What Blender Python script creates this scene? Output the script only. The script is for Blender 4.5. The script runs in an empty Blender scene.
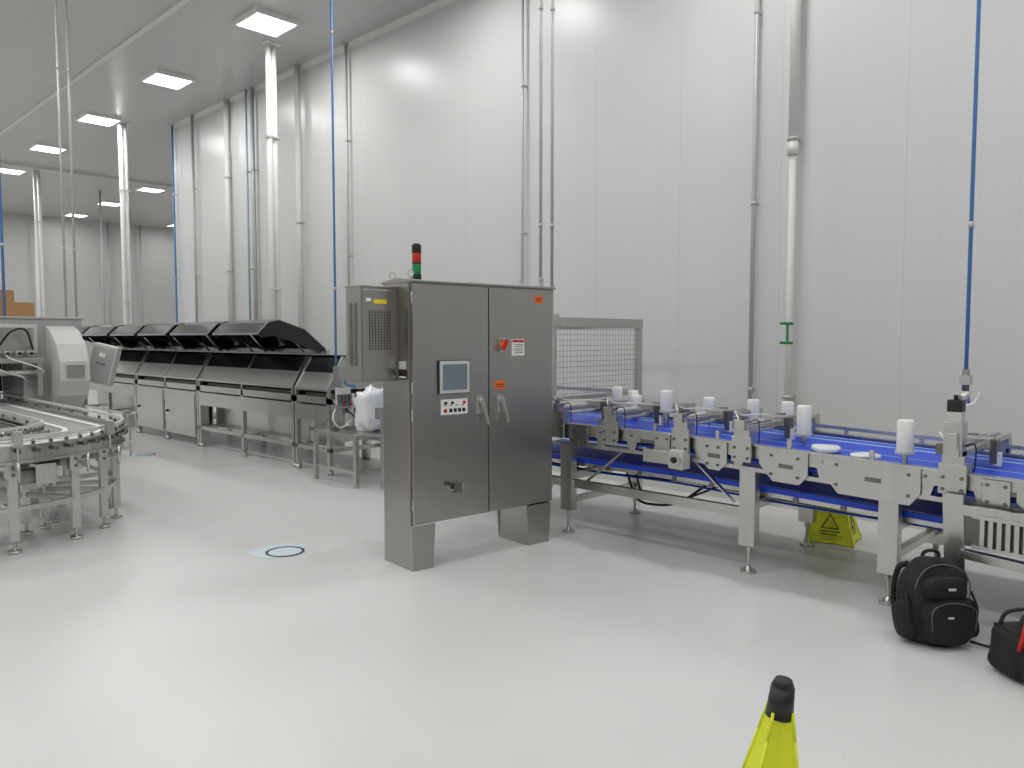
import bpy, bmesh, math, random
from mathutils import Vector, Matrix, Euler, noise
random.seed(7)
sc = bpy.context.scene
sc.view_settings.view_transform = 'Standard'
sc.view_settings.look = 'None'

# ------------------------------------------------------------ materials
def lin(c):
    return tuple(((v/255)/12.92 if v/255 <= .04045 else ((v/255+.055)/1.055)**2.4) for v in c)
def mat(name, rgb, rough=.5, metal=0., spec=.5, noise_amt=0., noise_scale=8., stretch=None, bump=0., emis=0.):
    m = bpy.data.materials.new(name); m.use_nodes = True
    nt = m.node_tree; b = nt.nodes['Principled BSDF']
    c = lin(rgb)+(1,)
    b.inputs['Base Color'].default_value = c
    b.inputs['Roughness'].default_value = rough
    b.inputs['Metallic'].default_value = metal
    b.inputs['Specular IOR Level'].default_value = spec
    if emis:
        b.inputs['Emission Color'].default_value = c
        b.inputs['Emission Strength'].default_value = emis
    if noise_amt or bump:
        tc = nt.nodes.new('ShaderNodeTexCoord'); mp = nt.nodes.new('ShaderNodeMapping')
        mp.inputs['Scale'].default_value = stretch or (1,1,1)
        n = nt.nodes.new('ShaderNodeTexNoise'); n.inputs['Scale'].default_value = noise_scale
        n.inputs['Detail'].default_value = 5
        nt.links.new(tc.outputs['Object'], mp.inputs['Vector']); nt.links.new(mp.outputs['Vector'], n.inputs['Vector'])
        if noise_amt:
            mx = nt.nodes.new('ShaderNodeMix'); mx.data_type='RGBA'
            mx.inputs['A'].default_value = tuple(max(0,v*(1-noise_amt)) for v in c[:3])+(1,)
            mx.inputs['B'].default_value = tuple(min(1,v*(1+noise_amt)) for v in c[:3])+(1,)
            nt.links.new(n.outputs['Fac'], mx.inputs['Factor']); nt.links.new(mx.outputs['Result'], b.inputs['Base Color'])
        if bump:
            bp = nt.nodes.new('ShaderNodeBump'); bp.inputs['Strength'].default_value = bump; bp.inputs['Distance'].default_value=.02
            nt.links.new(n.outputs['Fac'], bp.inputs['Height']); nt.links.new(bp.outputs['Normal'], b.inputs['Normal'])
    return m

def panel_mat(name, rgb, rough, axis, period, seam=.007, dark=.86, wav=.06):
    m = mat(name, rgb, rough)
    nt = m.node_tree; b = nt.nodes['Principled BSDF']
    tc = nt.nodes.new('ShaderNodeTexCoord'); sp = nt.nodes.new('ShaderNodeSeparateXYZ')
    nt.links.new(tc.outputs['Object'], sp.inputs[0])
    d = nt.nodes.new('ShaderNodeMath'); d.operation='PINGPONG'; d.inputs[1].default_value = period/2
    nt.links.new(sp.outputs[axis], d.inputs[0])
    lt = nt.nodes.new('ShaderNodeMath'); lt.operation='LESS_THAN'; lt.inputs[1].default_value = seam/2
    nt.links.new(d.outputs[0], lt.inputs[0])
    # faint micro-rib lines of the sandwich panel
    d2 = nt.nodes.new('ShaderNodeMath'); d2.operation='PINGPONG'; d2.inputs[1].default_value = period/8
    nt.links.new(sp.outputs[axis], d2.inputs[0])
    lt2 = nt.nodes.new('ShaderNodeMath'); lt2.operation='LESS_THAN'; lt2.inputs[1].default_value = .006
    nt.links.new(d2.outputs[0], lt2.inputs[0])
    n = nt.nodes.new('ShaderNodeTexNoise'); n.inputs['Scale'].default_value=.6
    nt.links.new(tc.outputs['Object'], n.inputs['Vector'])
    c = lin(rgb)
    m1 = nt.nodes.new('ShaderNodeMix'); m1.data_type='RGBA'
    m1.inputs['A'].default_value = tuple(v*.965 for v in c)+(1,); m1.inputs['B'].default_value = tuple(min(1,v*1.02) for v in c)+(1,)
    nt.links.new(n.outputs['Fac'], m1.inputs['Factor'])
    m3 = nt.nodes.new('ShaderNodeMix'); m3.data_type='RGBA'
    m3.inputs['B'].default_value = tuple(v*.965 for v in c)+(1,)
    nt.links.new(m1.outputs['Result'], m3.inputs['A']); nt.links.new(lt2.outputs[0], m3.inputs['Factor'])
    m2 = nt.nodes.new('ShaderNodeMix'); m2.data_type='RGBA'
    m2.inputs['B'].default_value = tuple(v*dark for v in c)+(1,)
    nt.links.new(m3.outputs['Result'], m2.inputs['A']); nt.links.new(lt.outputs[0], m2.inputs['Factor'])
    nt.links.new(m2.outputs['Result'], b.inputs['Base Color'])
    n2 = nt.nodes.new('ShaderNodeTexNoise'); n2.inputs['Scale'].default_value=1.3
    mp = nt.nodes.new('ShaderNodeMapping'); mp.inputs['Scale'].default_value=(1,1,.25) if name.startswith('wall') else (1,1,1)
    nt.links.new(tc.outputs['Object'], mp.inputs['Vector']); nt.links.new(mp.outputs['Vector'], n2.inputs['Vector'])
    bp = nt.nodes.new('ShaderNodeBump'); bp.inputs['Strength'].default_value=wav; bp.inputs['Distance'].default_value=.1
    nt.links.new(n2.outputs['Fac'], bp.inputs['Height']); nt.links.new(bp.outputs['Normal'], b.inputs['Normal'])
    return m

M = {}
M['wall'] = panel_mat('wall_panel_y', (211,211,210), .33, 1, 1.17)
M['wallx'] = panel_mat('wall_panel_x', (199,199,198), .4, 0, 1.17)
M['ceil'] = panel_mat('ceiling_panel', (190,190,188), .3, 0, 1.17, .012, .85, .08)
M['steel'] = mat('stainless_steel', (198,197,194), .3, 1, noise_amt=.08, noise_scale=30, stretch=(1,1,.08))
M['cab'] = mat('brushed_cabinet_steel', (176,173,168), .3, 1, noise_amt=.07, noise_scale=60, stretch=(1,1,.03), bump=.01)
M['steel_d'] = mat('dark_steel', (122,121,118), .4, .9)
M['galv'] = mat('galvanised_conduit', (182,183,182), .45, .25)
M['white'] = mat('white_pvc', (232,231,228), .4)
M['offw'] = mat('offwhite_insulation', (215,214,209), .5)
M['blue'] = mat('blue_belt', (24,70,205), .45, noise_amt=.12, noise_scale=5)
M['bluepipe'] = mat('blue_air_pipe', (80,128,186), .4)
M['bluegrey'] = mat('blue_grey_pipe', (150,168,186), .4)
M['ltblue'] = mat('light_blue_belt', (150,178,225), .45)
M['black'] = mat('black_plastic', (22,22,23), .45)
M['smoke'] = mat('smoked_polycarbonate', (24,25,27), .18, spec=.6)
M['rubber'] = mat('black_rubber', (35,35,36), .7)
M['screen'] = mat('hmi_screen', (112,124,134), .12)
M['grey'] = mat('grey_paint', (165,166,165), .45)
M['greyl'] = mat('light_grey_paint', (194,194,191), .45)
M['red'] = mat('red_plastic', (190,28,22), .35)
M['green'] = mat('green_plastic', (20,130,70), .35)
M['orange'] = mat('orange_label', (235,110,25), .5)
M['yellow'] = mat('yellow_label', (228,205,40), .5)
M['conef'] = mat('yellow_fabric', (216,222,36), .5, noise_amt=.08, noise_scale=14)
M['card'] = mat('cardboard', (168,128,88), .8, noise_amt=.1)
M['fabric'] = mat('black_nylon', (20,20,22), .75, bump=.5, noise_scale=60, noise_amt=.3)
M['bag'] = mat('white_film', (224,226,228), .35, bump=.6, noise_scale=9)
M['chain'] = mat('grey_chain_belt', (190,189,186), .5, noise_amt=.25, noise_scale=40)
M['paper'] = mat('blue_film', (196,208,218), .5)
M['mesh'] = mat('wire', (165,165,162), .4, .8)
M['lens'] = mat('lamp_lens', (255,255,250), .5, emis=4)

fm = mat('epoxy_floor', (205,205,200), .3); nt=fm.node_tree; b=nt.nodes['Principled BSDF']
tc=nt.nodes.new('ShaderNodeTexCoord')
n1=nt.nodes.new('ShaderNodeTexNoise'); n1.inputs['Scale'].default_value=.7; n1.inputs['Detail'].default_value=3
n2=nt.nodes.new('ShaderNodeTexNoise'); n2.inputs['Scale'].default_value=18; n2.inputs['Detail'].default_value=9
nt.links.new(tc.outputs['Object'],n1.inputs['Vector']); nt.links.new(tc.outputs['Object'],n2.inputs['Vector'])
r1=nt.nodes.new('ShaderNodeValToRGB'); r1.color_ramp.elements[0].position=.3; r1.color_ramp.elements[1].position=.7
r1.color_ramp.elements[0].color=lin((206,206,205))+(1,); r1.color_ramp.elements[1].color=lin((214,214,213))+(1,)
nt.links.new(n1.outputs['Fac'],r1.inputs['Fac'])
r2=nt.nodes.new('ShaderNodeValToRGB'); r2.color_ramp.elements[0].position=.23; r2.color_ramp.elements[1].position=.34
r2.color_ramp.elements[0].color=(.87,.86,.84,1); r2.color_ramp.elements[1].color=(1,1,1,1)
nt.links.new(n2.outputs['Fac'],r2.inputs['Fac'])
mx=nt.nodes.new('ShaderNodeMix'); mx.data_type='RGBA'; mx.blend_type='MULTIPLY'; mx.inputs['Factor'].default_value=1
nt.links.new(r1.outputs['Color'],mx.inputs['A']); nt.links.new(r2.outputs['Color'],mx.inputs['B'])
nt.links.new(mx.outputs['Result'],b.inputs['Base Color'])
rr=nt.nodes.new('ShaderNodeMapRange'); rr.inputs['To Min'].default_value=.24; rr.inputs['To Max'].default_value=.34
nt.links.new(n1.outputs['Fac'],rr.inputs['Value']); nt.links.new(rr.outputs['Result'],b.inputs['Roughness'])
M['floor']=fm

# ------------------------------------------------------------ mesh builder
class MB:
    def __init__(s, name, origin=(0,0,0), rz=0.):
        s.name=name; s.bm=bmesh.new(); s.mats=[]; s.o=Vector(origin); s.rz=rz
    def mi(s,m):
        if m not in s.mats: s.mats.append(m)
        return s.mats.index(m)
    def _add(s, verts, faces, m, smooth=False, T=None):
        vs=[s.bm.verts.new(T@Vector(v) if T else Vector(v)) for v in verts]
        i=s.mi(m)
        for k,f in enumerate(faces):
            try: fc=s.bm.faces.new([vs[q] for q in f])
            except ValueError: continue
            fc.material_index=i; fc.smooth=smooth[k] if isinstance(smooth,list) else smooth
        return vs
    def box(s, x0,x1,y0,y1,z0,z1,m,T=None):
        v=[(x,y,z) for z in (z0,z1) for y in (y0,y1) for x in (x0,x1)]
        s._add(v,[(0,2,3,1),(4,5,7,6),(0,1,5,4),(2,6,7,3),(0,4,6,2),(1,3,7,5)],m,T=T)
    def boxy(s, x0,x1,y0,y1,z0,z1,m,n=12):
        # long box subdivided in Y (so that it can follow the conveyor gradient)
        s.strip([((x0+x1)/2, y0+(y1-y0)*i/n) for i in range(n+1)], -(x1-x0)/2,(x1-x0)/2,z0,z1,m)
    def cyl(s,p,q,r,m,seg=16,r2=None,caps=True):
        p=Vector(p); q=Vector(q); d=q-p; L=d.length
        T=Matrix.Translation(p)@d.to_track_quat('Z','Y').to_matrix().to_4x4()
        r2=r if r2 is None else r2
        v=[];f=[];sm=[]
        for k in range(seg):
            a=2*math.pi*k/seg; v.append((r*math.cos(a),r*math.sin(a),0)); v.append((r2*math.cos(a),r2*math.sin(a),L))
        for k in range(seg):
            n=(k+1)%seg; f.append((2*k,2*n,2*n+1,2*k+1)); sm.append(True)
        if caps:
            f.append([2*k for k in range(seg)][::-1]); sm.append(False)
            f.append([2*k+1 for k in range(seg)]); sm.append(False)
        s._add(v,f,m,sm,T)
    def beam(s,p,q,w,h,m):
        p=Vector(p); q=Vector(q); d=q-p; L=d.length
        T=Matrix.Translation(p)@d.to_track_quat('Z','Y').to_matrix().to_4x4()
        s.box(-w/2,w/2,-h/2,h/2,0,L,m,T)
    def tube(s,pts,r,m,seg=8):
        for a,b_ in zip(pts[:-1],pts[1:]): s.cyl(a,b_,r,m,seg)
    def curve(s,pts,r,m,seg=8,n=10):
        P=[Vector(p) for p in pts]; P=[2*P[0]-P[1]]+P+[2*P[-1]-P[-2]]; out=[]
        for i in range(1,len(P)-2):
            for k in range(n):
                t=k/n; a,b_,c,d=P[i-1:i+3]
                out.append(.5*((2*b_)+(c-a)*t+(2*a-5*b_+4*c-d)*t*t+(3*b_-a-3*c+d)*t**3))
        out.append(P[-2]); s.tube(out,r,m,seg)
    def prism(s,prof,axis,a,b_,m,T=None):
        n=len(prof); v=[]
        for t in (a,b_):
            for (u,w) in prof:
                v.append({'x':(t,u,w),'y':(u,t,w),'z':(u,w,t)}[axis])
        f=[tuple(range(n))[::-1],tuple(range(n,2*n))]
        for k in range(n):
            j=(k+1)%n; f.append((k,j,n+j,n+k))
        s._add(v,f,m,T=T)
    def sell(s,c,d,e,m,rot=None,nu=28,nv=18,amp=0,fr=6):
        T=Matrix.Translation(Vector(c))
        if rot: T=T@Euler(rot).to_matrix().to_4x4()
        P=lambda w,k: math.copysign(abs(w)**k,w)
        v=[];f=[]
        for j in range(nv+1):
            ph=-math.pi/2+math.pi*j/nv
            for i in range(nu):
                th=2*math.pi*i/nu
                q=Vector((d[0]/2*P(math.cos(ph),e)*P(math.cos(th),e), d[1]/2*P(math.cos(ph),e)*P(math.sin(th),e), d[2]/2*P(math.sin(ph),e)))
                if amp: q*=1+amp*noise.noise(q*fr+Vector(c))
                v.append(q)
        for j in range(nv):
            for i in range(nu):
                k=(i+1)%nu; f.append((j*nu+i,j*nu+k,(j+1)*nu+k,(j+1)*nu+i))
        s._add(v,f,m,True,T)
    def strip(s,path,o1,o2,z1,z2,m):
        n=len(path); v=[];f=[]
        for i,p in enumerate(path):
            a=Vector(path[max(i-1,0)]); b_=Vector(path[min(i+1,n-1)]); t=(b_-a).normalized(); nr=Vector((t.y,-t.x))
            for o,z in ((o1,z1),(o2,z1),(o2,z2),(o1,z2)):
                q=Vector(p)+nr*o; v.append((q.x,q.y,z))
        for i in range(n-1):
            for k in range(4):
                j=(k+1)%4; f.append((4*i+k,4*i+j,4*i+4+j,4*i+4+k))
        f.append((3,2,1,0)); e=4*(n-1); f.append((e,e+1,e+2,e+3))
        s._add(v,f,m)
    def done(s,bevel=0.,weld=False):
        if weld: bmesh.ops.remove_doubles(s.bm,verts=s.bm.verts,dist=1e-5)
        bmesh.ops.recalc_face_normals(s.bm,faces=s.bm.faces)
        me=bpy.data.meshes.new(s.name); s.bm.to_mesh(me); s.bm.free()
        for m in s.mats: me.materials.append(M[m])
        ob=bpy.data.objects.new(s.name,me); sc.collection.objects.link(ob)
        ob.location=s.o; ob.rotation_euler=(0,0,s.rz)
        if bevel:
            md=ob.modifiers.new('bevel','BEVEL'); md.width=bevel; md.segments=2; md.limit_method='ANGLE'; md.angle_limit=.9
        return ob

# ------------------------------------------------------------ room
H=6.54
def room(name,x0,x1,y0,y1,z0,z1,m):
    o=MB(name); o.box(x0,x1,y0,y1,z0,z1,m); return o.done()
room('floor',-8.2,20.2,-8.2,35.2,-.2,0,'floor')
room('ceiling',-8.2,20.2,-8.2,35.2,H,H+.2,'ceil')
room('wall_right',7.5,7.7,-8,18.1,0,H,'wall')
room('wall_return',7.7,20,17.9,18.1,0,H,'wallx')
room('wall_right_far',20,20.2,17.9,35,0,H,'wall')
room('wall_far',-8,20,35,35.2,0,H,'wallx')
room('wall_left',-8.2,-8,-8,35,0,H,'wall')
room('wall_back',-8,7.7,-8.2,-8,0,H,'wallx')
t=MB('trim_1'); t.prism([(7.5,0),(7.38,0),(7.38,.1),(7.5,.22)],'y',-8,18.1,'offw'); t.done()
t=MB('trim_2'); t.prism([(35,0),(34.88,0),(34.88,.1),(35,.22)],'x',-8,20,'offw'); t.done()
t=MB('trim_3'); t.prism([(7.5,H),(7.5,H-.07),(7.43,H)],'y',-8,18.1,'offw'); t.done()
t=MB('trim_4'); t.box(-8,20,24.9,25.05,H-.09,H,'offw'); t.done()
t=MB('trim_5'); t.box(4.84,4.92,-8,35,H-.03,H,'offw'); t.done()

rows=[(x,[11.09+3.72*i for i in range(-4,7)],42.5) for x in (6.06,2.12,-1.82,-5.76)]+[(x,[22.25,25.97,29.69,33.41],26) for x in (10.0,13.94,17.9)]
for x,ys,WATT in rows:
    for y in ys:
        o=MB('ceiling_light_panel',(x,y,H))
        o.box(-.36,.36,-.36,-.32,-.07,0,'white'); o.box(-.36,.36,.32,.36,-.07,0,'white')
        o.box(-.36,-.32,-.32,.32,-.07,0,'white'); o.box(.32,.36,-.32,.32,-.07,0,'white')
        o.box(-.32,.32,-.32,.32,-.045,-.03,'lens'); ob=o.done()
        L=bpy.data.lights.new('lamp','AREA'); L.size=.62; L.energy=WATT if y<21 else WATT*.8; L.color=(.995,1,.993)
        lo=bpy.data.objects.new('lamp',L); sc.collection.objects.link(lo); lo.parent=ob; lo.location=(0,0,-.055)

# ------------------------------------------------------------ pipes
def pipe(name,x,y,z0,r,m,z1=H-.003,clamps=0,wall=False,reg=False):
    o=MB(name,(x,y,0)); o.cyl((0,0,z0),(0,0,z1),r,m,14)
    if clamps:
        z=z0+.9
        while z<z1-.2:
            o.cyl((0,0,z),(0,0,z+.04),r+.006,'galv',14)
            if wall: o.box(0,7.498-x,-.012,.012,z+.01,z+.03,'galv')
            z+=clamps
    if reg:
        o.cyl((0,0,z0-.14),(0,0,z0),.022,'steel_d',12); o.box(-.03,.03,-.03,.03,z0-.1,z0-.04,'galv'); o.cyl((0,0,z0-.22),(0,0,z0-.14),.03,'steel',12)
    o.cyl((0,0,z1-.03),(0,0,z1),r+.02,'galv' if m!='white' else 'white',14)
    return o.done()
W=7.42
for y,r,m in ((16.9,.03,'galv'),(15.28,.055,'offw'),(14.45,.02,'bluegrey'),(14.2,.035,'galv'),(11.0,.022,'galv'),(7.0,.018,'galv'),(3.76,.022,'galv'),(17.95,.022,'bluepipe')):
    pipe('wall_conduit',W,y,.25,r,m,clamps=1.9,wall=True)
pipe('white_wall_pipe',7.40,12.5,.25,.05,'offw',clamps=2.6,wall=True)
o=MB('white_drain_pipe',(7.38,3.34,0))
o.cyl((0,0,.3),(0,0,3.55),.034,'offw'); o.cyl((0,0,3.55),(0,0,H-.003),.046,'offw'); o.cyl((0,0,3.48),(0,0,3.6),.054,'offw')
for z in (1.1,3.62,5.5): o.cyl((0,0,z),(0,0,z+.03),.055,'galv'); o.box(0,.118,-.02,.02,z,z+.03,'galv')
o.cyl((0,0,1.83),(0,0,1.855),.040,'green'); o.cyl((0,0,1.64),(0,0,1.665),.040,'green'); o.box(-.042,-.034,-.01,.01,1.64,1.855,'green')
o.box(-.035,-.02,.03,.08,1.83,1.855,'green'); o.box(-.035,-.02,.03,.08,1.64,1.665,'green'); o.done()
for y in (11.87,18.53,25.19):
    o=MB('white_pipe_bundle',(6.56,y,0))
    o.cyl((-.06,0,.0),(-.06,0,H-.003),.046,'white',18); o.cyl((.045,.02,0),(.045,.02,H-.003),.046,'white',18)
    for z in (2.5,5.0): o.box(-.12,.11,-.055,.07,z,z+.03,'offw')
    o.box(-.13,.13,-.1,.1,H-.03,H-.003,'white'); o.done()
pipe('blue_air_drop_pipe',5.2,8.0,1.37,.014,'bluepipe',clamps=3)
pipe('blue_air_drop_pipe',5.6,1.35,1.50,.012,'bluepipe',clamps=4,reg=True)
pipe('conduit_drop',6.02,5.42,1.95,.016,'galv',clamps=2.2)
pipe('conduit_drop',6.12,5.35,1.95,.016,'galv',clamps=2.2)
pipe('conduit_drop',3.33,11.68,1.985,.015,'galv',clamps=2.4)
pipe('conduit_drop',3.47,11.72,1.985,.015,'galv',clamps=2.4)
pipe('blue_air_drop_pipe',2.63,11.75,1.985,.018,'bluepipe',clamps=2.4)
for x,y,m in ((9.0,27.6,'galv'),(11.2,31.2,'galv'),(11.6,34.8,'galv'),(8.9,34.8,'offw'),(12.9,34.8,'galv')):
    pipe('far_conduit_drop',x,y,.02,.035,m)

# ------------------------------------------------------------ cabinet
o=MB('electrical_control_cabinet',(3.456,4.353,0),math.atan2(-.107,.994))
Wd,D=1.38,.40
zb,zt=.33,2.10
o.box(0,Wd,.03,D,zb,zt,'cab')
o.prism([(-.02,zt),(D+.01,zt),(D+.01,zt+.015),(.2,zt+.04),(-.02,zt+.015)],'x',-.01,Wd+.01,'cab')
o.box(.012,.695,-.005,.028,zb+.015,zt-.015,'cab'); o.box(.705,Wd-.012,-.005,.028,zb+.015,zt-.015,'cab')
o.box(.693,.707,.02,.031,zb+.01,zt-.01,'black')
for z in (.45,1.1,1.3,1.95):
    o.cyl((.006,.0,z),(.006,.0,z+.08),.008,'steel',8); o.cyl((Wd-.006,.0,z),(Wd-.006,.0,z+.08),.008,'steel',8)
for x0,x1 in ((0,.2),(Wd-.29,Wd-.02)):
    o.prism([(x0,zb),(x1,zb),(x1-.02,0),(x0+.0 if x0==0 else x0+.03,0)],'y',0,.012,'cab')
    o.prism([(x0,zb),(x1,zb),(x1-.02,0),(x0+.0 if x0==0 else x0+.03,0)],'y',D-.012,D,'cab')
    o.box(x0 if x0==0 else x1-.022,(x0 if x0==0 else x1-.022)+.012,.012,D-.012,0,zb,'cab')
    if x0>0: o.prism([(.012,zb),(D-.012,zb),(D-.012,0),(.012,0)],'x',x0+.03,x0+.04,'cab')
    o.box(x0+.02,x1-.02,.03,D-.03,0,.01,'cab')
o.box(.225,.505,-.022,-.004,1.285,1.535,'black'); o.box(.23,.50,-.026,-.02,1.29,1.53,'greyl'); o.box(.255,.475,-.029,-.025,1.315,1.505,'screen')
o.box(.25,.49,-.012,-.004,1.13,1.245,'white')
for x_,cn in ((.285,'black'),(.345,'black'),(.455,'red')): o.cyl((x_,-.01,1.218),(x_,-.028,1.218),.010,cn,12)
for i in range(4): o.box(.268+i*.055,.292+i*.055,-.014,-.011,1.196,1.201,'black')
o.cyl((.285,-.010,1.16),(.285,-.014,1.16),.016,'red',14)
for xx in (.32,.36,.40,.44): o.box(xx,xx+.028,-.014,-.011,1.147,1.175,'black')
for hx in (.60,.80):
    o.box(hx-.03,hx+.03,-.02,-.004,1.12,1.26,'steel')
    o.cyl((hx,-.02,1.22),(hx,-.05,1.22),.02,'steel')
    o.beam((hx-.0,-.055,1.235),(hx+.05,-.065,1.04),.032,.016,'steel')
o.box(.76,.86,-.008,-.004,1.30,1.365,'orange'); o.box(.77,.85,-.010,-.006,1.335,1.342,'black'); o.box(.77,.84,-.010,-.006,1.318,1.323,'black')
o.box(.79,.87,-.02,-.004,1.59,1.70,'steel'); o.cyl((.83,-.02,1.645),(.83,-.04,1.645),.028,'orange',20); o.beam((.81,-.05,1.605),(.845,-.05,1.685),.02,.026,'red')
o.box(.93,1.06,-.008,-.004,1.56,1.69,'white'); o.box(.935,1.055,-.010,-.006,1.665,1.685,'red')
for z in (1.645,1.63,1.61,1.595,1.58): o.box(.96,1.045,-.0095,-.006,z,z+.005,'black')
o.prism([(.938,1.6),(.955,1.6),(.9465,1.63)],'y',-.0095,-.006,'yellow')
o.box(1.17,1.26,-.008,-.004,1.98,2.04,'orange'); o.box(1.18,1.25,-.010,-.006,2.015,2.022,'black'); o.box(1.18,1.24,-.010,-.006,1.998,2.003,'black')
o.box(.30,.43,-.05,-.004,.56,.60,'steel'); o.box(.335,.40,-.06,-.004,.545,.62,'steel_d'); o.cyl((.315,-.05,.61),(.315,-.05,.58),.015,'black')
for ex,ey in ((.05,.08),(Wd-.06,.08),(.05,D-.06),(Wd-.06,D-.06)):
    o.cyl((ex,ey,zt+.02),(ex,ey,zt+.05),.016,'steel',10)
    pts=[(ex+.022*math.cos(a*math.pi/6),ey,zt+.072+.022*math.sin(a*math.pi/6)) for a in range(13)]; o.tube(pts,.006,'steel',6)
tx,ty=.18,.2
o.cyl((tx,ty,zt+.02),(tx,ty,zt+.075),.035,'black'); o.cyl((tx,ty,zt+.075),(tx,ty,zt+.15),.034,'green'); o.cyl((tx,ty,zt+.15),(tx,ty,zt+.16),.036,'black')
o.cyl((tx,ty,zt+.16),(tx,ty,zt+.23),.034,'red'); o.cyl((tx,ty,zt+.23),(tx,ty,zt+.29),.036,'black'); o.cyl((tx,ty,zt+.29),(tx,ty,zt+.30),.026,'black')
o.box(-.30,0,.19,.40,1.385,2.06,'cab'); o.box(-.305,.0,.18,.41,2.06,2.075,'cab')
o.box(-.285,-.02,.182,.192,1.40,2.045,'cab')
for i in range(14):
    z=1.62+i*.02; o.box(-.235,-.06,.176,.184,z,z+.006,'steel_d')
for i in range(8): o.box(-.235+i*.024,-.231+i*.024,.175,.183,1.61,1.9,'steel_d')
o.box(-.2,-.09,.178,.181,1.945,1.975,'yellow'); o.box(-.26,-.22,.178,.181,1.96,1.985,'white')
for yy in (.26,.33): o.box(-.304,-.299,yy-.02,yy+.02,1.5,1.95,'steel_d')
o.box(-.003,.001,.06,.17,1.40,1.47,'black'); o.box(-.005,.0,.07,.16,1.475,1.53,'greyl'); o.box(-.005,.0,.07,.16,1.41,1.42,'white')
o.done(.003)

# ------------------------------------------------------------ sorting conveyor (slight downhill gradient towards the near end)
def drop(y): return -.032*max(0.,3.2-y)
o=MB('sorting_belt_conveyor')
y0,y1=-1.2,5.0; XN,XF=5.1,6.25
for xa_ in (XN,XF-.025):
    o.boxy(xa_,xa_+.025,y0,y1,.865,.955,'steel'); o.boxy(xa_,xa_+.025,y0,y1,.77,.80,'steel')
o.boxy(XN-.02,XN+.05,y0,y1,.955,.965,'steel'); o.boxy(XF-.05,XF+.02,y0,y1,.955,.965,'steel')
o.boxy(XN+.06,XF-.06,y0,y1,.915,.94,'blue')
o.boxy(XN+.04,XF-.04,y0,y1,.825,.845,'blue')
for xx,w in ((XN+.09,.10),(XN+.42,.015),(XF-.33,.05),(XF-.16,.03)): o.boxy(xx,xx+w,y0,y1,.94,.944,'ltblue')
for y in (y0,y1): o.cyl((XN+.03,y,.885),(XF-.03,y,.885),.055,'steel_d')
for xx in (XN+.05,XF-.07):
    yy=y0+.2
    while yy<y1:
        o.box(xx,xx+.02,yy,yy+.03,.96,1.02,'steel'); yy+=.55
o.boxy(XF-.08,XF-.06,y0,y1,1.0,1.03,'steel')
yy=y0+.15; k=0
while yy<y1:
    o.cyl((XN,yy,.915),(XN-.012,yy,.915),.011,'steel_d',8)
    o.prism([(yy-.03,.80),(yy+.03,.80),(yy+.05,.865),(yy-.05,.865)],'x',XN+.004,XN+.012,'steel')
    if k%2==0: o.box(XN-.008,XN,yy+.1,yy+.22,.865,.895,'steel_d')
    o.cyl((XN+.03,yy,.862),(XF-.03,yy,.862),.015,'steel_d',8); yy+=.31; k+=1
# folded trapezoid side plates spanning the rails at the transfer sections
for a,b_,zl in ((1.45,2.05,.72),(2.15,2.5,.73),(2.75,3.0,.74),(.2,.95,.74)):
    o.prism([(a,.955),(b_,.955),(b_,.84),(b_-.1,zl),(a+.06,zl),(a,.80)],'x',XN-.016,XN-.006,'steel')
    for q in (a+.07,b_-.09):
        for z in (.78,.91): o.cyl((XN-.016,q,z),(XN-.028,q,z),.011,'steel_d',8)
    o.box(XN-.021,XN-.016,(a+b_)/2-.07,(a+b_)/2+.03,.83,.86,'steel_d')
for yy in (1.05,3.3,4.1):
    o.box(XN-.02,XN-.008,yy-.07,yy+.07,.79,.95,'steel')
    for a in (-.045,.045):
        for z in (.82,.92): o.cyl((XN-.02,yy+a,z),(XN-.032,yy+a,z),.011,'steel_d',8)
for xx in (5.25,6.1): o.boxy(xx,xx+.03,y0,5.2,.575,.65,'steel')
o.boxy(5.28,6.1,y0,5.2,.63,.645,'blue'); o.boxy(5.28,6.1,y0,5.2,.585,.595,'rubber')
o.boxy(5.235,5.25,y0,5.2,.61,.65,'blue')
yy=y0+.2
while yy<5.1:
    o.cyl((5.25,yy,.60),(6.13,yy,.60),.02,'steel_d',10); o.cyl((5.24,yy,.59),(5.25,yy,.59),.022,'steel_d',10); yy+=.33
o.box(5.14,5.19,2.65,4.55,.40,.47,'steel'); o.box(6.12,6.17,2.65,4.55,.40,.47,'steel')
def leg(x,y,top=.775,w=.12):
    o.box(x-.03,x-.022,y-w/2,y+w/2,.2,top,'steel'); 
    o.box(x-.022,x+.05,y-w/2,y-w/2+.008,.2,top,'steel'); o.box(x-.022,x+.05,y+w/2-.008,y+w/2,.2,top,'steel')
    o.box(x-.022,x+.05,y-w/2+.008,y+w/2-.008,.2,.21,'steel')
    o.cyl((x+.01,y,.02),(x+.01,y,.3),.012,'steel',10); o.cyl((x+.01,y,0),(x+.01,y,.022),.055,'steel',18); o.cyl((x+.01,y,.022),(x+.01,y,.05),.03,'steel',12,.014)
    o.cyl((x+.01,y,.16),(x+.01,y,.19),.022,'steel',6)
for yy in (4.3,2.6,1.64,.3,-.8):
    leg(5.14,yy); leg(6.15,yy)
    o.box(5.20,6.11,yy-.03,yy+.03,.46,.53,'steel')
o.beam((5.20,4.3,.28),(6.1,4.3,.28),.05,.05,'steel')
o.beam((5.20,1.64,.3),(6.1,1.64,.3),.05,.05,'steel')
o.beam((5.15,4.1,.47),(5.15,3.7,.775),.04,.012,'steel'); o.beam((5.15,2.72,.5),(5.15,3.05,.775),.04,.012,'steel')
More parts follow.
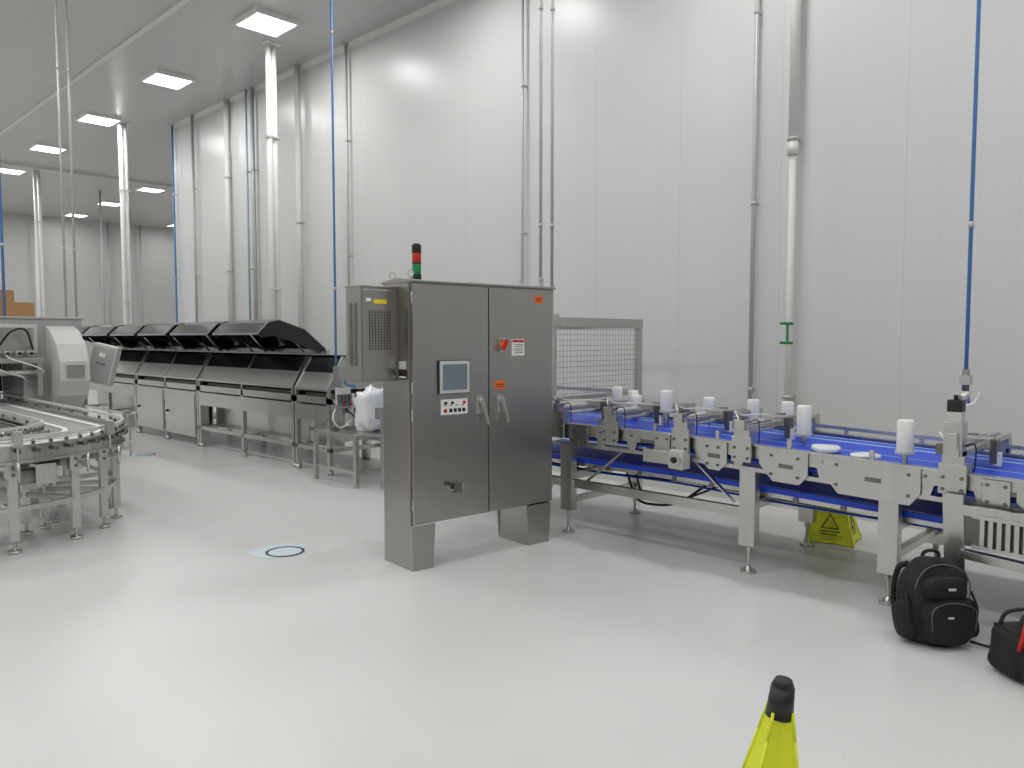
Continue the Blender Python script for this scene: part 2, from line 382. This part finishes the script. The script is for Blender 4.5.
o.box(4.97,5.08,3.05,3.17,.72,.86,'greyl'); o.cyl((4.95,3.11,.79),(5.08,3.11,.79),.05,'steel',16); o.cyl((4.94,3.11,.79),(4.95,3.11,.79),.025,'black',12)
o.box(5.0,5.09,3.18,3.42,.74,.84,'steel')
for i in range(2):
    o.curve([(5.5+.1*i,5.1,.5),(5.45+.12*i,4.2,.5-.02*i),(5.5+.1*i,3.4,.50),(5.45+.1*i,2.5,.48),(5.5+.1*i,1.4,.46)],.010,'rubber' if i%2 else 'blue',6,8)
o.curve([(5.6,4.0,.5),(5.55,3.85,.30),(5.6,3.7,.26),(5.58,3.45,.32),(5.6,3.2,.5)],.012,'rubber',6,8)
o.curve([(5.6,3.9,.5),(5.5,3.75,.36),(5.6,3.55,.30),(5.58,3.3,.4),(5.6,3.1,.5)],.010,'rubber',6,8)
o.box(4.98,5.02,.2,1.2,.74,.80,'steel'); o.box(4.98,5.09,.2,.34,.40,.74,'steel'); o.box(5.0,5.02,.34,1.2,.56,.74,'steel_d')
for i in range(18): o.box(4.955,4.982,.36+i*.042,.384+i*.042,.58,.735,'steel')
o.box(4.96,5.0,.34,1.14,.735,.755,'steel'); o.box(4.96,5.0,.34,1.14,.56,.58,'steel')
o.beam((5.0,1.25,.85),(5.0,1.22,.15),.015,.11,'steel')
o.beam((5.0,1.2,.45),(5.0,.2,.38),.06,.05,'steel')
for v in o.bm.verts:
    if v.co.z>.54: v.co.z+=drop(v.co.y)
o.done(.0015)

def diverter(y,can=None,motor=True,valve=False):
    o=MB('pneumatic_diverter',(5.1,y,.967+drop(y)))
    o.box(-.055,-.034,-.075,.075,-.13,.05,'steel')
    for z in (-.10,-.03): 
        for a in (-.05,.05): o.cyl((-.055,a,z),(-.067,a,z),.011,'steel_d',8)
    o.box(-.05,.05,-.06,.06,.0,.10,'steel'); o.box(1.08,1.17,-.06,.06,.0,.10,'steel')
    o.box(-.05,1.2,-.05,-.02,.10,.13,'steel'); o.box(-.05,1.2,.02,.05,.10,.13,'steel')
    o.cyl((0,0,.07),(1.15,0,.07),.012,'greyl',10)
    o.cyl((.05,.085,.12),(.75,.085,.12),.022,'greyl',12); o.cyl((.75,.085,.12),(1.1,.085,.12),.008,'steel',8)
    o.box(.03,.09,.055,.115,.09,.155,'steel_d'); o.box(.72,.78,.055,.115,.09,.155,'steel_d')
    o.box(.45,.60,-.08,.08,.09,.16,'steel'); o.box(.49,.56,-.11,-.07,.0,.15,'steel_d'); o.box(.5,.55,-.13,-.09,-.015,.07,'white')
    if motor:
        o.box(-.09,.0,-.04,.04,.10,.17,'steel'); o.cyl((-.045,0,.17),(-.045,0,.20),.02,'steel_d',12)
    if valve:
        o.box(-.07,.04,-.05,.05,.1,.30,'steel'); o.box(-.06,.03,-.04,.04,.30,.36,'greyl'); o.box(-.055,.025,-.04,.04,.36,.43,'black'); o.cyl((-.03,-.0,.43),(-.03,0,.46),.012,'black',8); o.cyl((.01,0,.43),(.01,0,.46),.012,'steel',8)
        o.box(-.1,-.07,-.03,.03,.14,.24,'steel')
        o.curve([(.5,0,.45),(.45,.02,.38),(.2,.05,.35),(.05,.03,.22)],.007,'white',6,8)
    o.curve([(-.02,.03,.15),(.05,.1,.22),(.2,.12,.18),(.4,.1,.17),(.5,.05,.16)],.006,'white',6,6)
    o.curve([(-.02,-.03,.15),(.0,-.1,.17),(.02,-.1,.05),(.03,-.09,-.0)],.005,'rubber',6,6)
    if can:
        for cx,cy,cz,h in can:
            o.cyl((cx,cy,cz),(cx,cy,cz+.02),.06,'greyl',20); o.cyl((cx,cy,cz+.02),(cx,cy,cz+h-.012),.052,'white',22); o.cyl((cx,cy,cz+h-.012),(cx,cy,cz+h),.052,'white',22,.043)
            o.cyl((cx,cy,-.022),(cx,cy,cz),.02,'steel',10)
    return o.done(.002)
diverter(1.27,[(.2,.34,.05,.22)],valve=True)
diverter(2.62,[(.42,-.25,.04,.22),(1.02,.45,.06,.17),(1.0,.14,.06,.17)])
diverter(3.12,[(.53,.5,.1,.19),(.9,.3,.08,.14)])
diverter(3.78,[(.95,.1,.1,.15),(.75,.3,.08,.13)])
diverter(4.35,[(1.0,.13,.1,.16),(.8,-.2,.1,.15)])
def crumple(name,c,d,m,rot,amp=.25):
    o=MB(name,c); o.sell((0,0,d[2]/2),d,.6,m,rot,24,14,amp,14); return o.done(weld=True)
crumple('white_film_packet',(5.36,2.14,.946+drop(2.06)),(.24,.18,.045),'bag',(0,0,.4)); crumple('white_film_packet',(5.27,1.84,.946+drop(1.76)),(.19,.15,.04),'bag',(0,0,-.3)); 

# ------------------------------------------------------------ mesh guard
o=MB('wire_mesh_guard')
gx0,gx1,gy0,gy1=5.0,6.62,4.6,6.1
for x in (gx0,gx1):
    for y in (gy0,gy1): o.box(x-.03,x+.03,y-.03,y+.03,0,1.80,'steel')
for y in (gy0,gy1): o.box(gx0-.03,gx1+.03,y-.035,y+.035,1.80,1.89,'steel'); o.box(gx0,gx1,y-.02,y+.02,1.12,1.16,'steel')
for x in (gx0,gx1): o.box(x-.03,x+.03,gy0,gy1,1.80,1.89,'steel'); o.box(x-.02,x+.02,gy0,gy1,1.12,1.16,'steel')
o.box(gx0,gx1,5.33,5.45,1.8,1.85,'steel'); o.box(5.95,6.2,5.31,5.47,1.85,1.95,'greyl')
o.box(gx0+.28,gx0+.31,gy0-.02,gy0+.02,1.16,1.80,'steel')
x=gx0+.33
while x<gx1-.04: o.cyl((x,gy0,1.16),(x,gy0,1.80),.0028,'mesh',5); x+=.05
z=1.18
while z<1.80: o.cyl((gx0+.3,gy0,z),(gx1,gy0,z),.0028,'mesh',5); z+=.05
for i in range(9): o.box(gx0+.02,gx0+.27,gy0+.3,gy0+.32,1.18+i*.065,1.21+i*.065,'steel_d')
o.done(.002)
o=MB('infeed_transfer_conveyor')
o.box(5.15,5.2,5.25,7.15,.78,.92,'steel'); o.box(6.1,6.15,5.25,7.15,.78,.92,'steel'); o.box(5.2,6.1,5.25,7.15,.86,.9,'blue')
for y in (5.6,7.0):
    for x in (5.17,6.12): o.box(x-.03,x+.03,y-.03,y+.03,.03,.8,'steel'); o.cyl((x,y,0),(x,y,.04),.05,'steel')
    o.box(5.17,6.12,y-.02,y+.02,.3,.35,'steel')
o.done(.002)
o=MB('low_steel_table')
o.box(4.95,6.0,7.25,8.15,.56,.60,'steel')
for x in (4.98,5.97):
    for y in (7.28,8.12): o.box(x-.025,x+.025,y-.025,y+.025,.0,.56,'steel')
o.box(4.98,5.0,7.3,8.1,.15,.19,'steel'); o.box(5.95,5.97,7.3,8.1,.15,.19,'steel'); o.box(4.98,5.97,7.27,7.3,.15,.19,'steel')
o.done(.002)
o=MB('valve_manifold_stand',(5.25,7.95,.6))
o.box(-.02,.02,-.02,.02,0,.75,'steel'); o.box(-.1,.1,-.03,.0,.25,.5,'greyl'); o.box(-.16,-.04,-.06,.0,.1,.3,'steel')
for i in range(4): o.box(-.09+i*.05,-.055+i*.05,-.06,-.03,.28,.42,'steel_d'); o.cyl((-.07+i*.05,-.06,.3),(-.07+i*.05,-.09,.3),.012,'red' if i%2 else 'bluepipe',8)
o.cyl((.12,-.02,.1),(.12,-.02,.42),.04,'greyl'); o.cyl((.12,-.02,.02),(.12,-.02,.1),.03,'steel')
o.curve([(.1,-.03,.3),(.2,-.1,.1),(.25,-.05,.02),(.1,-.1,.15),(0,-.05,.25)],.010,'rubber'); o.curve([(-.1,-.03,.3),(-.2,-.1,.15),(-.1,-.1,.03),(.05,-.1,.1)],.008,'white')
o.box(-.08,.1,-.05,.07,.6,.76,'steel'); o.curve([(.0,0,.7),(.05,0,.55),(.25,.1,.5)],.014,'bluepipe'); o.done(.002)
crumple('white_plastic_bag',(5.35,7.5,.607),(.34,.3,.5),'bag',(0,0,0),.35)

# ------------------------------------------------------------ hooded conveyor sections
def hood(y0,y1,canopy=True,panel=False):
    o=MB('hooded_conveyor'); xa,xb=5.2,6.35
    n=max(1,round((y1-y0)/1.35)); ys=[y0+.03+(y1-y0-.06)*i/n for i in range(n+1)]
    for y in ys:
        for x in (xa+.03,xb-.03):
            o.box(x-.03,x+.03,y-.03,y+.03,.05,.95,'steel'); o.cyl((x,y,0),(x,y,.06),.04,'steel',12)
        o.box(xa,xb,y-.02,y+.02,.28,.33,'steel')
    for x in (xa,xb-.05): o.box(x,x+.05,y0,y1,.88,.97,'steel'); o.box(x+.005,x+.045,y0,y1,.28,.33,'steel')
    o.box(xa+.02,xb-.02,y0,y1,.76,.80,'steel_d'); o.box(xa+.05,xb-.05,y0,y1,.89,.93,'chain')
    o.box(xa-.005,xa,y0+.06,y1-.06,.66,.86,'steel')
    o.box(xa+.25,xa+.27,y0+.06,y1-.06,.30,.76,'steel')
    if panel:
        for a,b_ in zip(ys[:-1],ys[1:]):
            o.box(xa-.01,xa+.2,a+.04,b_-.04,.14,.86,'steel'); o.box(xa-.02,xa-.01,a+.07,b_-.07,.18,.82,'steel'); o.cyl((xa-.02,b_-.14,.5),(xa-.05,b_-.14,.5),.02,'black',8)
    prof=[(xa,1.06),(xa+.24,1.47),(xb-.35,1.47),(xb,1.06)]
    for i,y in enumerate(ys):
        w=.012; yy=min(max(y,y0+.012),y1-.012)
        o.prism(prof,'y',yy-w,yy+w,'steel' if i in (0,n) else 'steel_d')
    o.prism([(xa,1.06),(xa+.12,1.265),(xa+.135,1.255),(xa+.015,1.05)],'y',y0+.04,y1-.04,'steel')
    o.prism([(xa+.12,1.265),(xa+.24,1.47),(xa+.255,1.46),(xa+.135,1.255)],'y',y0+.04,y1-.04,'smoke')
    o.prism([(xb,1.06),(xb-.35,1.47),(xb-.365,1.46),(xb-.015,1.05)],'y',y0+.04,y1-.04,'smoke')
    o.box(xa+.22,xb-.33,y0,y1,1.46,1.48,'steel')
    for x,z in ((xa-.01,1.04),(xa+.22,1.46)): o.box(x,x+.035,y0,y1,z,z+.03,'steel')
    for y in ys: o.beam((xa-.004,y,1.05),(xa+.232,y,1.47),.03,.02,'steel')
    for y in ys: o.box(xa,xa+.04,y-.02,y+.02,.95,1.07,'steel'); o.box(xb-.04,xb,y-.02,y+.02,.95,1.07,'steel')
    o.box(xa+.1,xb-.1,y0+.1,y1-.1,.93,1.0,'steel_d')
    if canopy:
        def sheet(pts,m,a,b_,t=.014):
            up=[(p[0],p[1]+t) for p in pts[::-1]]; o.prism(pts+up,'y',a,b_,m)
        cp=[(5.74,1.54),(5.42,1.80),(5.05,1.92),(4.90,1.885),(4.76,1.745)]
        k=2; seg=(y1-y0)/k
        for j in range(k):
            a,b_=y0+j*seg+.09,y0+(j+1)*seg-.09
            for p,q in zip(cp[:-1],cp[1:]): sheet([p,q],'smoke',a,b_)
            for yy in (a,b_):
                o.prism(cp+[(4.82,1.705),(4.98,1.73),(5.2,1.67),(5.64,1.50)],'y',yy-.008,yy+.008,'smoke')
                for p,q in zip(cp[:-1],cp[1:]): o.beam((p[0],yy,p[1]+.012),(q[0],yy,q[1]+.012),.03,.012,'steel_d')
            for p in (cp[2],cp[-1],cp[0]): o.box(p[0]-.012,p[0]+.012,a,b_,p[1]-.005,p[1]+.022,'steel')
            for yy in (a+.1,b_-.1): o.cyl((5.5,yy,1.48),(5.15,yy,1.86),.012,'steel',8)
        o.box(5.70,5.76,y0,y1,1.48,1.54,'steel')
    return o.done(.0)
hood(8.17,8.98,False); hood(9.0,11.85); hood(11.87,14.4,True,True); hood(14.42,17.3)

# ------------------------------------------------------------ left curved conveyor
o=MB('curved_chain_conveyor')
c=(1.44,8.22); R=.98
path=[(-2.5,c[1]-R),(-1.6,c[1]-R),(-.7,c[1]-R),(.2,c[1]-R),(.8,c[1]-R)]+[(c[0]+R*math.cos(a),c[1]+R*math.sin(a)) for a in [math.radians(-90+6*i) for i in range(16)]]+[(c[0]+R,c[1]+i*.45) for i in range(1,12)]
o.strip(path,-.27,.27,.80,.832,'chain')
dense=[]
for a,b_ in zip(path[:-1],path[1:]):
    a=Vector(a); b_=Vector(b_); k=max(1,round((b_-a).length/.085))
    for i in range(k): dense.append((a.lerp(b_,i/k),(b_-a).normalized()))
for p,t_ in dense:
    nr=Vector((t_.y,-t_.x)); a=p-nr*.265; b_=p+nr*.265
    o.beam((a.x,a.y,.834),(b_.x,b_.y,.834),.008,.008,'grey')
    for s_ in (-1,1):
        q=p+nr*.375*s_; q2=p+nr*.32*s_; o.cyl((q2.x,q2.y,.815),(q.x,q.y,.815),.016,'steel_d',8)
for s_ in (-1,1):
    o.strip(path,s_*.30-.012,s_*.30+.012,.74,.86,'steel')
    o.strip(path,s_*.33-.01,s_*.33+.01,.91,.935,'greyl'); o.strip(path,s_*.335-.025,s_*.335+.025,.855,.865,'steel')
    o.strip(path,s_*.33-.02,s_*.33+.02,.72,.74,'steel')
o.strip(path,-.27,.27,.70,.72,'steel_d')
o.strip(path,-.17,-.13,.838,.846,'white'); o.strip(path,.13,.17,.838,.846,'white')
def at(i,off):
    a=Vector(path[max(i-1,0)]); b_=Vector(path[min(i+1,len(path)-1)]); t=(b_-a).normalized(); q=Vector(path[i])+Vector((t.y,-t.x))*off; return q
for i in range(0,len(path)):
    for s_ in (-1,1):
        q=at(i,s_*.33)
        o.cyl((q.x,q.y,.84),(q.x,q.y,.93),.009,'steel',8); o.box(q.x-.012,q.x+.012,q.y-.012,q.y+.012,.865,.89,'steel_d')
for i in (1,3,6,10,13,16,20,23,27,30):
    for s_ in (-1,1):
        q=at(i,s_*.26); o.box(q.x-.03,q.x+.03,q.y-.03,q.y+.03,.10,.75,'steel'); o.cyl((q.x,q.y,0),(q.x,q.y,.12),.014,'steel'); o.cyl((q.x,q.y,0),(q.x,q.y,.025),.05,'steel')
        o.box(q.x-.045,q.x+.045,q.y-.045,q.y+.045,.60,.72,'steel')
        for z in (.63,.69): o.cyl((q.x,q.y-.06,z),(q.x,q.y-.04,z),.012,'steel_d',8)
    a=at(i,-.26); b_=at(i,.26); o.beam((a.x,a.y,.35),(b_.x,b_.y,.35),.04,.04,'steel'); o.beam((a.x,a.y,.66),(b_.x,b_.y,.66),.04,.07,'steel')
    for s_ in (-1,1):
        q=at(i,s_*.40); o.cyl((q.x,q.y,.58),(q.x,q.y,.74),.012,'steel',8); o.beam((q.x,q.y,.66),(at(i,s_*.27).x,at(i,s_*.27).y,.66),.03,.03,'steel')
o.strip(path,-.28,-.25,.33,.37,'steel'); o.strip(path,.25,.28,.33,.37,'steel')
o.cyl((1.8,7.35,.55),(1.45,7.3,.55),.07,'greyl'); o.box(1.8,1.95,7.25,7.45,.48,.65,'steel')
for i in (6,12,16,19):
    q=at(i,.40); o.box(q.x-.03,q.x+.03,q.y-.03,q.y+.03,.86,.98,'steel'); o.cyl((q.x,q.y,.74),(q.x,q.y,.88),.01,'steel',8)
p2=[(-.2,8.0)]+[(.85+.75*math.cos(a),8.75+.75*math.sin(a)) for a in [math.radians(-90+10*i) for i in range(10)]]+[(1.6,10),(1.6,11.0)]
o.strip(p2,-.14,.14,.90,.93,'chain'); o.strip(p2,-.13,.13,.60,.62,'chain')
for s_ in (-1,1): o.strip(p2,s_*.16-.01,s_*.16+.01,.86,.98,'steel'); o.strip(p2,s_*.16-.01,s_*.16+.01,.58,.66,'steel')
for q in ((.5,8.1),(1.4,8.5),(1.6,10),(1.6,10.9)): o.box(q[0]-.025,q[0]+.025,q[1]-.025,q[1]+.025,0,.90,'steel')
o.done(.0)

# left portal machine
o=MB('inspection_portal_machine')
o.box(1.0,3.5,11.6,12.7,1.42,1.95,'grey'); o.box(2.78,3.5,11.6,12.7,.1,1.42,'grey'); o.box(1.0,1.75,11.6,12.7,.1,1.42,'grey')
for x,y in ((1.1,11.7),(3.4,11.7),(1.1,12.6),(3.4,12.6)): o.cyl((x,y,0),(x,y,.12),.05,'steel')
o.box(1.75,2.78,12.7,12.72,.95,1.42,'black')
o.box(1.2,2.95,11.57,11.6,1.5,1.88,'greyl'); o.box(1.45,2.2,11.55,11.57,1.55,1.84,'steel'); o.box(2.3,2.9,11.55,11.57,1.55,1.84,'steel')
o.box(.98,3.52,11.58,12.72,1.95,1.98,'steel')
for x in (2.35,2.85):
    for z in (1.58,1.81): o.cyl((x,11.53,z),(x,11.55,z),.012,'steel_d',8)
pr=[(11.45,.75),(11.1,.95),(11.0,1.15),(11.02,1.4),(11.15,1.62),(11.4,1.8),(11.6,1.86),(11.6,.75)]
o.prism(pr,'x',3.05,3.4,'greyl'); pr2=[(11.45,.85),(11.2,1.0),(11.12,1.15),(11.14,1.38),(11.25,1.55),(11.45,1.7),(11.6,1.74),(11.6,.85)]
o.prism(pr2,'x',3.4,3.41,'steel')
o.box(3.12,3.33,10.985,11.0,1.18,1.36,'steel')
for i in range(5): o.cyl((2.3+i*.13,11.55,1.5),(2.3+i*.13,11.38,1.5),.035,'steel',12); o.cyl((2.3+i*.13,11.38,1.5),(2.3+i*.13,11.34,1.5),.02,'black',10)
o.box(2.25,2.95,11.33,11.4,1.38,1.44,'steel'); o.cyl((2.2,11.5,1.25),(2.95,11.5,1.25),.04,'steel'); o.box(2.3,2.36,11.35,11.55,.95,1.4,'steel'); o.box(2.88,2.94,11.35,11.55,.95,1.4,'steel')
o.box(2.35,2.43,11.53,11.56,1.64,1.72,'yellow'); o.box(2.0,2.1,11.5,11.57,1.6,1.68,'red')
o.curve([(2.85,11.4,1.55),(2.75,11.3,1.80),(2.6,11.35,1.78),(2.5,11.5,1.6)],.014,'black')
o.curve([(2.4,11.5,1.5),(2.45,11.3,1.3),(2.7,11.3,1.2),(2.8,11.45,1.1)],.015,'steel')
o.curve([(2.6,11.5,1.5),(2.55,11.25,1.45),(2.9,11.25,1.3),(2.95,11.45,1.2)],.008,'white')
o.done(.006)
o=MB('swing_arm_control_box',(3.70,11.40,0))
o.cyl((-.19,.2,1.3),(0,.1,1.3),.03,'steel')
T=Matrix.Translation(Vector((-.0,0,1.36)))@Matrix.Rotation(-.65,4,'Z')@Matrix.Rotation(.25,4,'Y')
o.box(-.16,.16,-.1,.08,-.29,.25,'greyl',T); o.box(-.135,.135,-.108,-.098,-.26,.22,'grey',T); o.box(-.05,.03,-.112,-.106,.08,.14,'white',T)
for i in range(3): o.box(-.06+i*.045,-.04+i*.045,-.118,-.1,-.02,.0,('green','red','black')[i],T)
o.done(.006)
o=MB('cardboard_box_stack',(2.72,12.3,1.982))
o.box(-.9,.33,-.25,.25,0,.2,'card'); o.box(-.85,.1,-.22,.22,.2,.36,'card'); o.box(-.9,.33,-.02,.02,.198,.202,'offw'); o.box(-.33,-.32,-.251,-.25,0,.2,'rubber'); o.done(.004)

def mark(x,y,r):
    o=MB('floor_drain_marker',(x,y,.001))
    P=[(-.03+1.0*r*1.5*math.cos(a)*(1+.12*math.sin(3*a+1)),.06+r*1.25*math.sin(a)*(1+.1*math.cos(5*a))) for a in [2*math.pi*i/40 for i in range(40)]]
    o.prism(P,'z',0,.0015,'paper')
    n=40; v=[];f=[]
    for i in range(n):
        a=2*math.pi*i/n
        for q,z in ((r,.0015),(r*.87,.0015),(r*.87,.004),(r,.004)): v.append((q*math.cos(a),q*math.sin(a),z))
    for i in range(n):
        j=(i+1)%n
        for k_ in range(4): l=(k_+1)%4; f.append((4*i+k_,4*j+k_,4*j+l,4*i+l))
    o._add(v,f,'black'); return o.done()
mark(3.08,5.50,.15); mark(4.3,11.6,.13)

# ------------------------------------------------------------ caution cones
def cone(x,y,rz,h=.9,w=.24,lean=(0,0)):
    o=MB('popup_caution_cone',(x,y,0),0)
    cr,sr=math.cos(rz),math.sin(rz)
    def X(p): return Vector((p[0]*cr-p[1]*sr+lean[0]*p[2]/h,p[0]*sr+p[1]*cr+lean[1]*p[2]/h,p[2]))
    lv=[(0.012,1.0),(.25,.70),(.5,.42),(.7,.235),(.85,.14),(.92,.10)]
    n=8; v=[];f=[]
    for (t,q) in lv:
        for i in range(4):
            a0=math.radians(45+90*i); a1=math.radians(135+90*i)
            p=Vector((math.cos(a0),math.sin(a0)))*w*1.35*q; r_=Vector((math.cos(a1),math.sin(a1)))*w*1.35*q
            for k_ in range(2):
                u=k_/2; m_=p.lerp(r_,u); m_*=(1-.10*math.sin(math.pi*u)); v.append(X((m_.x,m_.y,t*h)))
    for j in range(len(lv)-1):
        for i in range(n): k_=(i+1)%n; f.append((j*n+i,j*n+k_,(j+1)*n+k_,(j+1)*n+i))
    o._add(v,f,'conef')
    for i in range(4):
        a0=math.radians(45+90*i); a1=math.radians(135+90*i)
        p=[(math.cos(a0)*w*1.36*q,math.sin(a0)*w*1.36*q,t*h) for t,q in lv]; o.tube([X(q) for q in p],.004,'conef',6)
        P0=Vector(p[0]); P1=Vector((math.cos(a1)*w*1.36,math.sin(a1)*w*1.36,lv[0][0]*h)); mid=(P0+P1)/2; mid.x*=.9; mid.y*=.9
        o.tube([X(P0),X(mid),X(P1)],.005,'conef',8)
        nrm=Vector((mid.x,mid.y,0)).normalized(); tg=Vector((-nrm.y,nrm.x,0))
        def fp(t,off):
            q=1+(.42-1)*(t-.012)/.488; return X(nrm*(w*1.36*.7071*.93*q+.012)+tg*off+Vector((0,0,t*h)))
        A,B,C=fp(.16,-.065),fp(.16,.065),fp(.30,0)
        o.tube([A,B,C,A],.004,'black',6)
        for t_,l_ in ((.13,.08),(.10,.06)): o.tube([fp(t_,-l_),fp(t_,l_)],.0035,'black',6)
    o.cyl(X((0,0,h*.90)),X((0,0,h*.98)),.032,'black',20,.027); o.cyl(X((0,0,h*.98)),X((0,0,h)),.027,'black',20,.019)
    return o.done()
cone(1.71-.07+.004,.77+.07,.75,lean=(.07,-.07)); cone(6.5,2.52,.2,h=.8,w=.20)

# ------------------------------------------------------------ backpack
o=MB('backpack',(4.70,1.245,0),math.radians(-42)); 
tl=(math.radians(-9),0,0)
o.sell((0,.02,.235),(.38,.25,.48),.62,'fabric',tl,48,32,.16,8)
o.sell((.01,-.10,.16),(.31,.13,.26),.6,'fabric',tl,36,24,.16,12)
o.sell((0,-.085,.34),(.26,.11,.13),.6,'fabric',tl,32,16,.14,12)
o.sell((-.185,.0,.14),(.09,.17,.22),.7,'fabric',tl,20,14,.2,12); o.sell((.185,.0,.14),(.09,.17,.22),.7,'fabric',tl,20,14,.2,12)
o.curve([(-.05,.06,.45),(-.045,.06,.505),(0,.06,.52),(.045,.06,.505),(.05,.06,.45)],.011,'rubber',8)
o.curve([(-.17,-.05,.20),(-.16,-.065,.36),(-.1,-.055,.44),(0,-.045,.465),(.1,-.055,.44),(.16,-.065,.36),(.17,-.05,.2)],.004,'steel_d',6)
o.curve([(-.12,-.165,.12),(-.115,-.165,.24),(0,-.155,.275),(.13,-.165,.24),(.135,-.165,.12)],.003,'steel_d',6)
for sx in (-1,1):
    o.curve([(sx*.1,.12,.43),(sx*.14,.16,.38),(sx*.15,.18,.2),(sx*.14,.12,.05)],.016,'fabric',8)
    o.curve([(sx*.195,-.03,.3),(sx*.21,-.07,.2),(sx*.2,-.06,.08)],.007,'rubber',6)
o.box(-.02,.02,-.155,-.145,.345,.357,'greyl'); o.box(-.03,.0,-.176,-.165,.19,.2,'greyl')
o.curve([(.15,-.1,.03),(.25,-.14,.012),(.33,-.08,.012),(.38,-.12,.012)],.008,'rubber',6)
for v in o.bm.verts: v.co*=.96
o.done(weld=False)
o=MB('tool_bag',(4.57,.74,0),math.radians(-40))
o.sell((0,0,.125),(.40,.24,.25),.4,'fabric',None,36,22,.06,10)
o.box(-.17,.17,-.09,.09,.2,.245,'black')
for i in range(4): o.sell((-.14+.093*i,-.12,.09),(.085,.06,.14),.5,'fabric',None,16,12,.05)
o.curve([(-.15,-.08,.22),(-.13,-.05,.31),(0,-.03,.34),(.13,-.05,.31),(.15,-.08,.22)],.010,'rubber',8)
o.curve([(-.15,.08,.22),(-.13,.05,.31),(0,.03,.33),(.13,.05,.31),(.15,.08,.22)],.010,'rubber',8)
for i in range(13):
    x=-.17+.028*i+random.uniform(-.01,.01); y=random.uniform(-.12,.06); m=('red','red','black','red','red')[i%5]
    o.cyl((x,y,.17),(x+random.uniform(-.03,.03),y+random.uniform(-.03,.02),.27+random.uniform(0,.05)),.013,m,10)
for i in range(8): o.cyl((-.17+.048*i,-.165,.10),(-.17+.048*i+.01,-.18,.22),.015,'red' if i%3 else 'black',10)
o.done()

w=bpy.data.worlds.new('World'); sc.world=w; w.use_nodes=True
w.node_tree.nodes['Background'].inputs[0].default_value=(1,1,1,1); w.node_tree.nodes['Background'].inputs[1].default_value=.02
cd=bpy.data.cameras.new('camera'); cam=bpy.data.objects.new('camera',cd); sc.collection.objects.link(cam)
cam.location=(0,0,1.7); cam.rotation_euler=(math.radians(90-3.42),0,math.radians(-45.9))
cd.sensor_width=36; cd.lens=770/1024*36; cd.clip_start=.05; cd.clip_end=200
sc.camera=cam
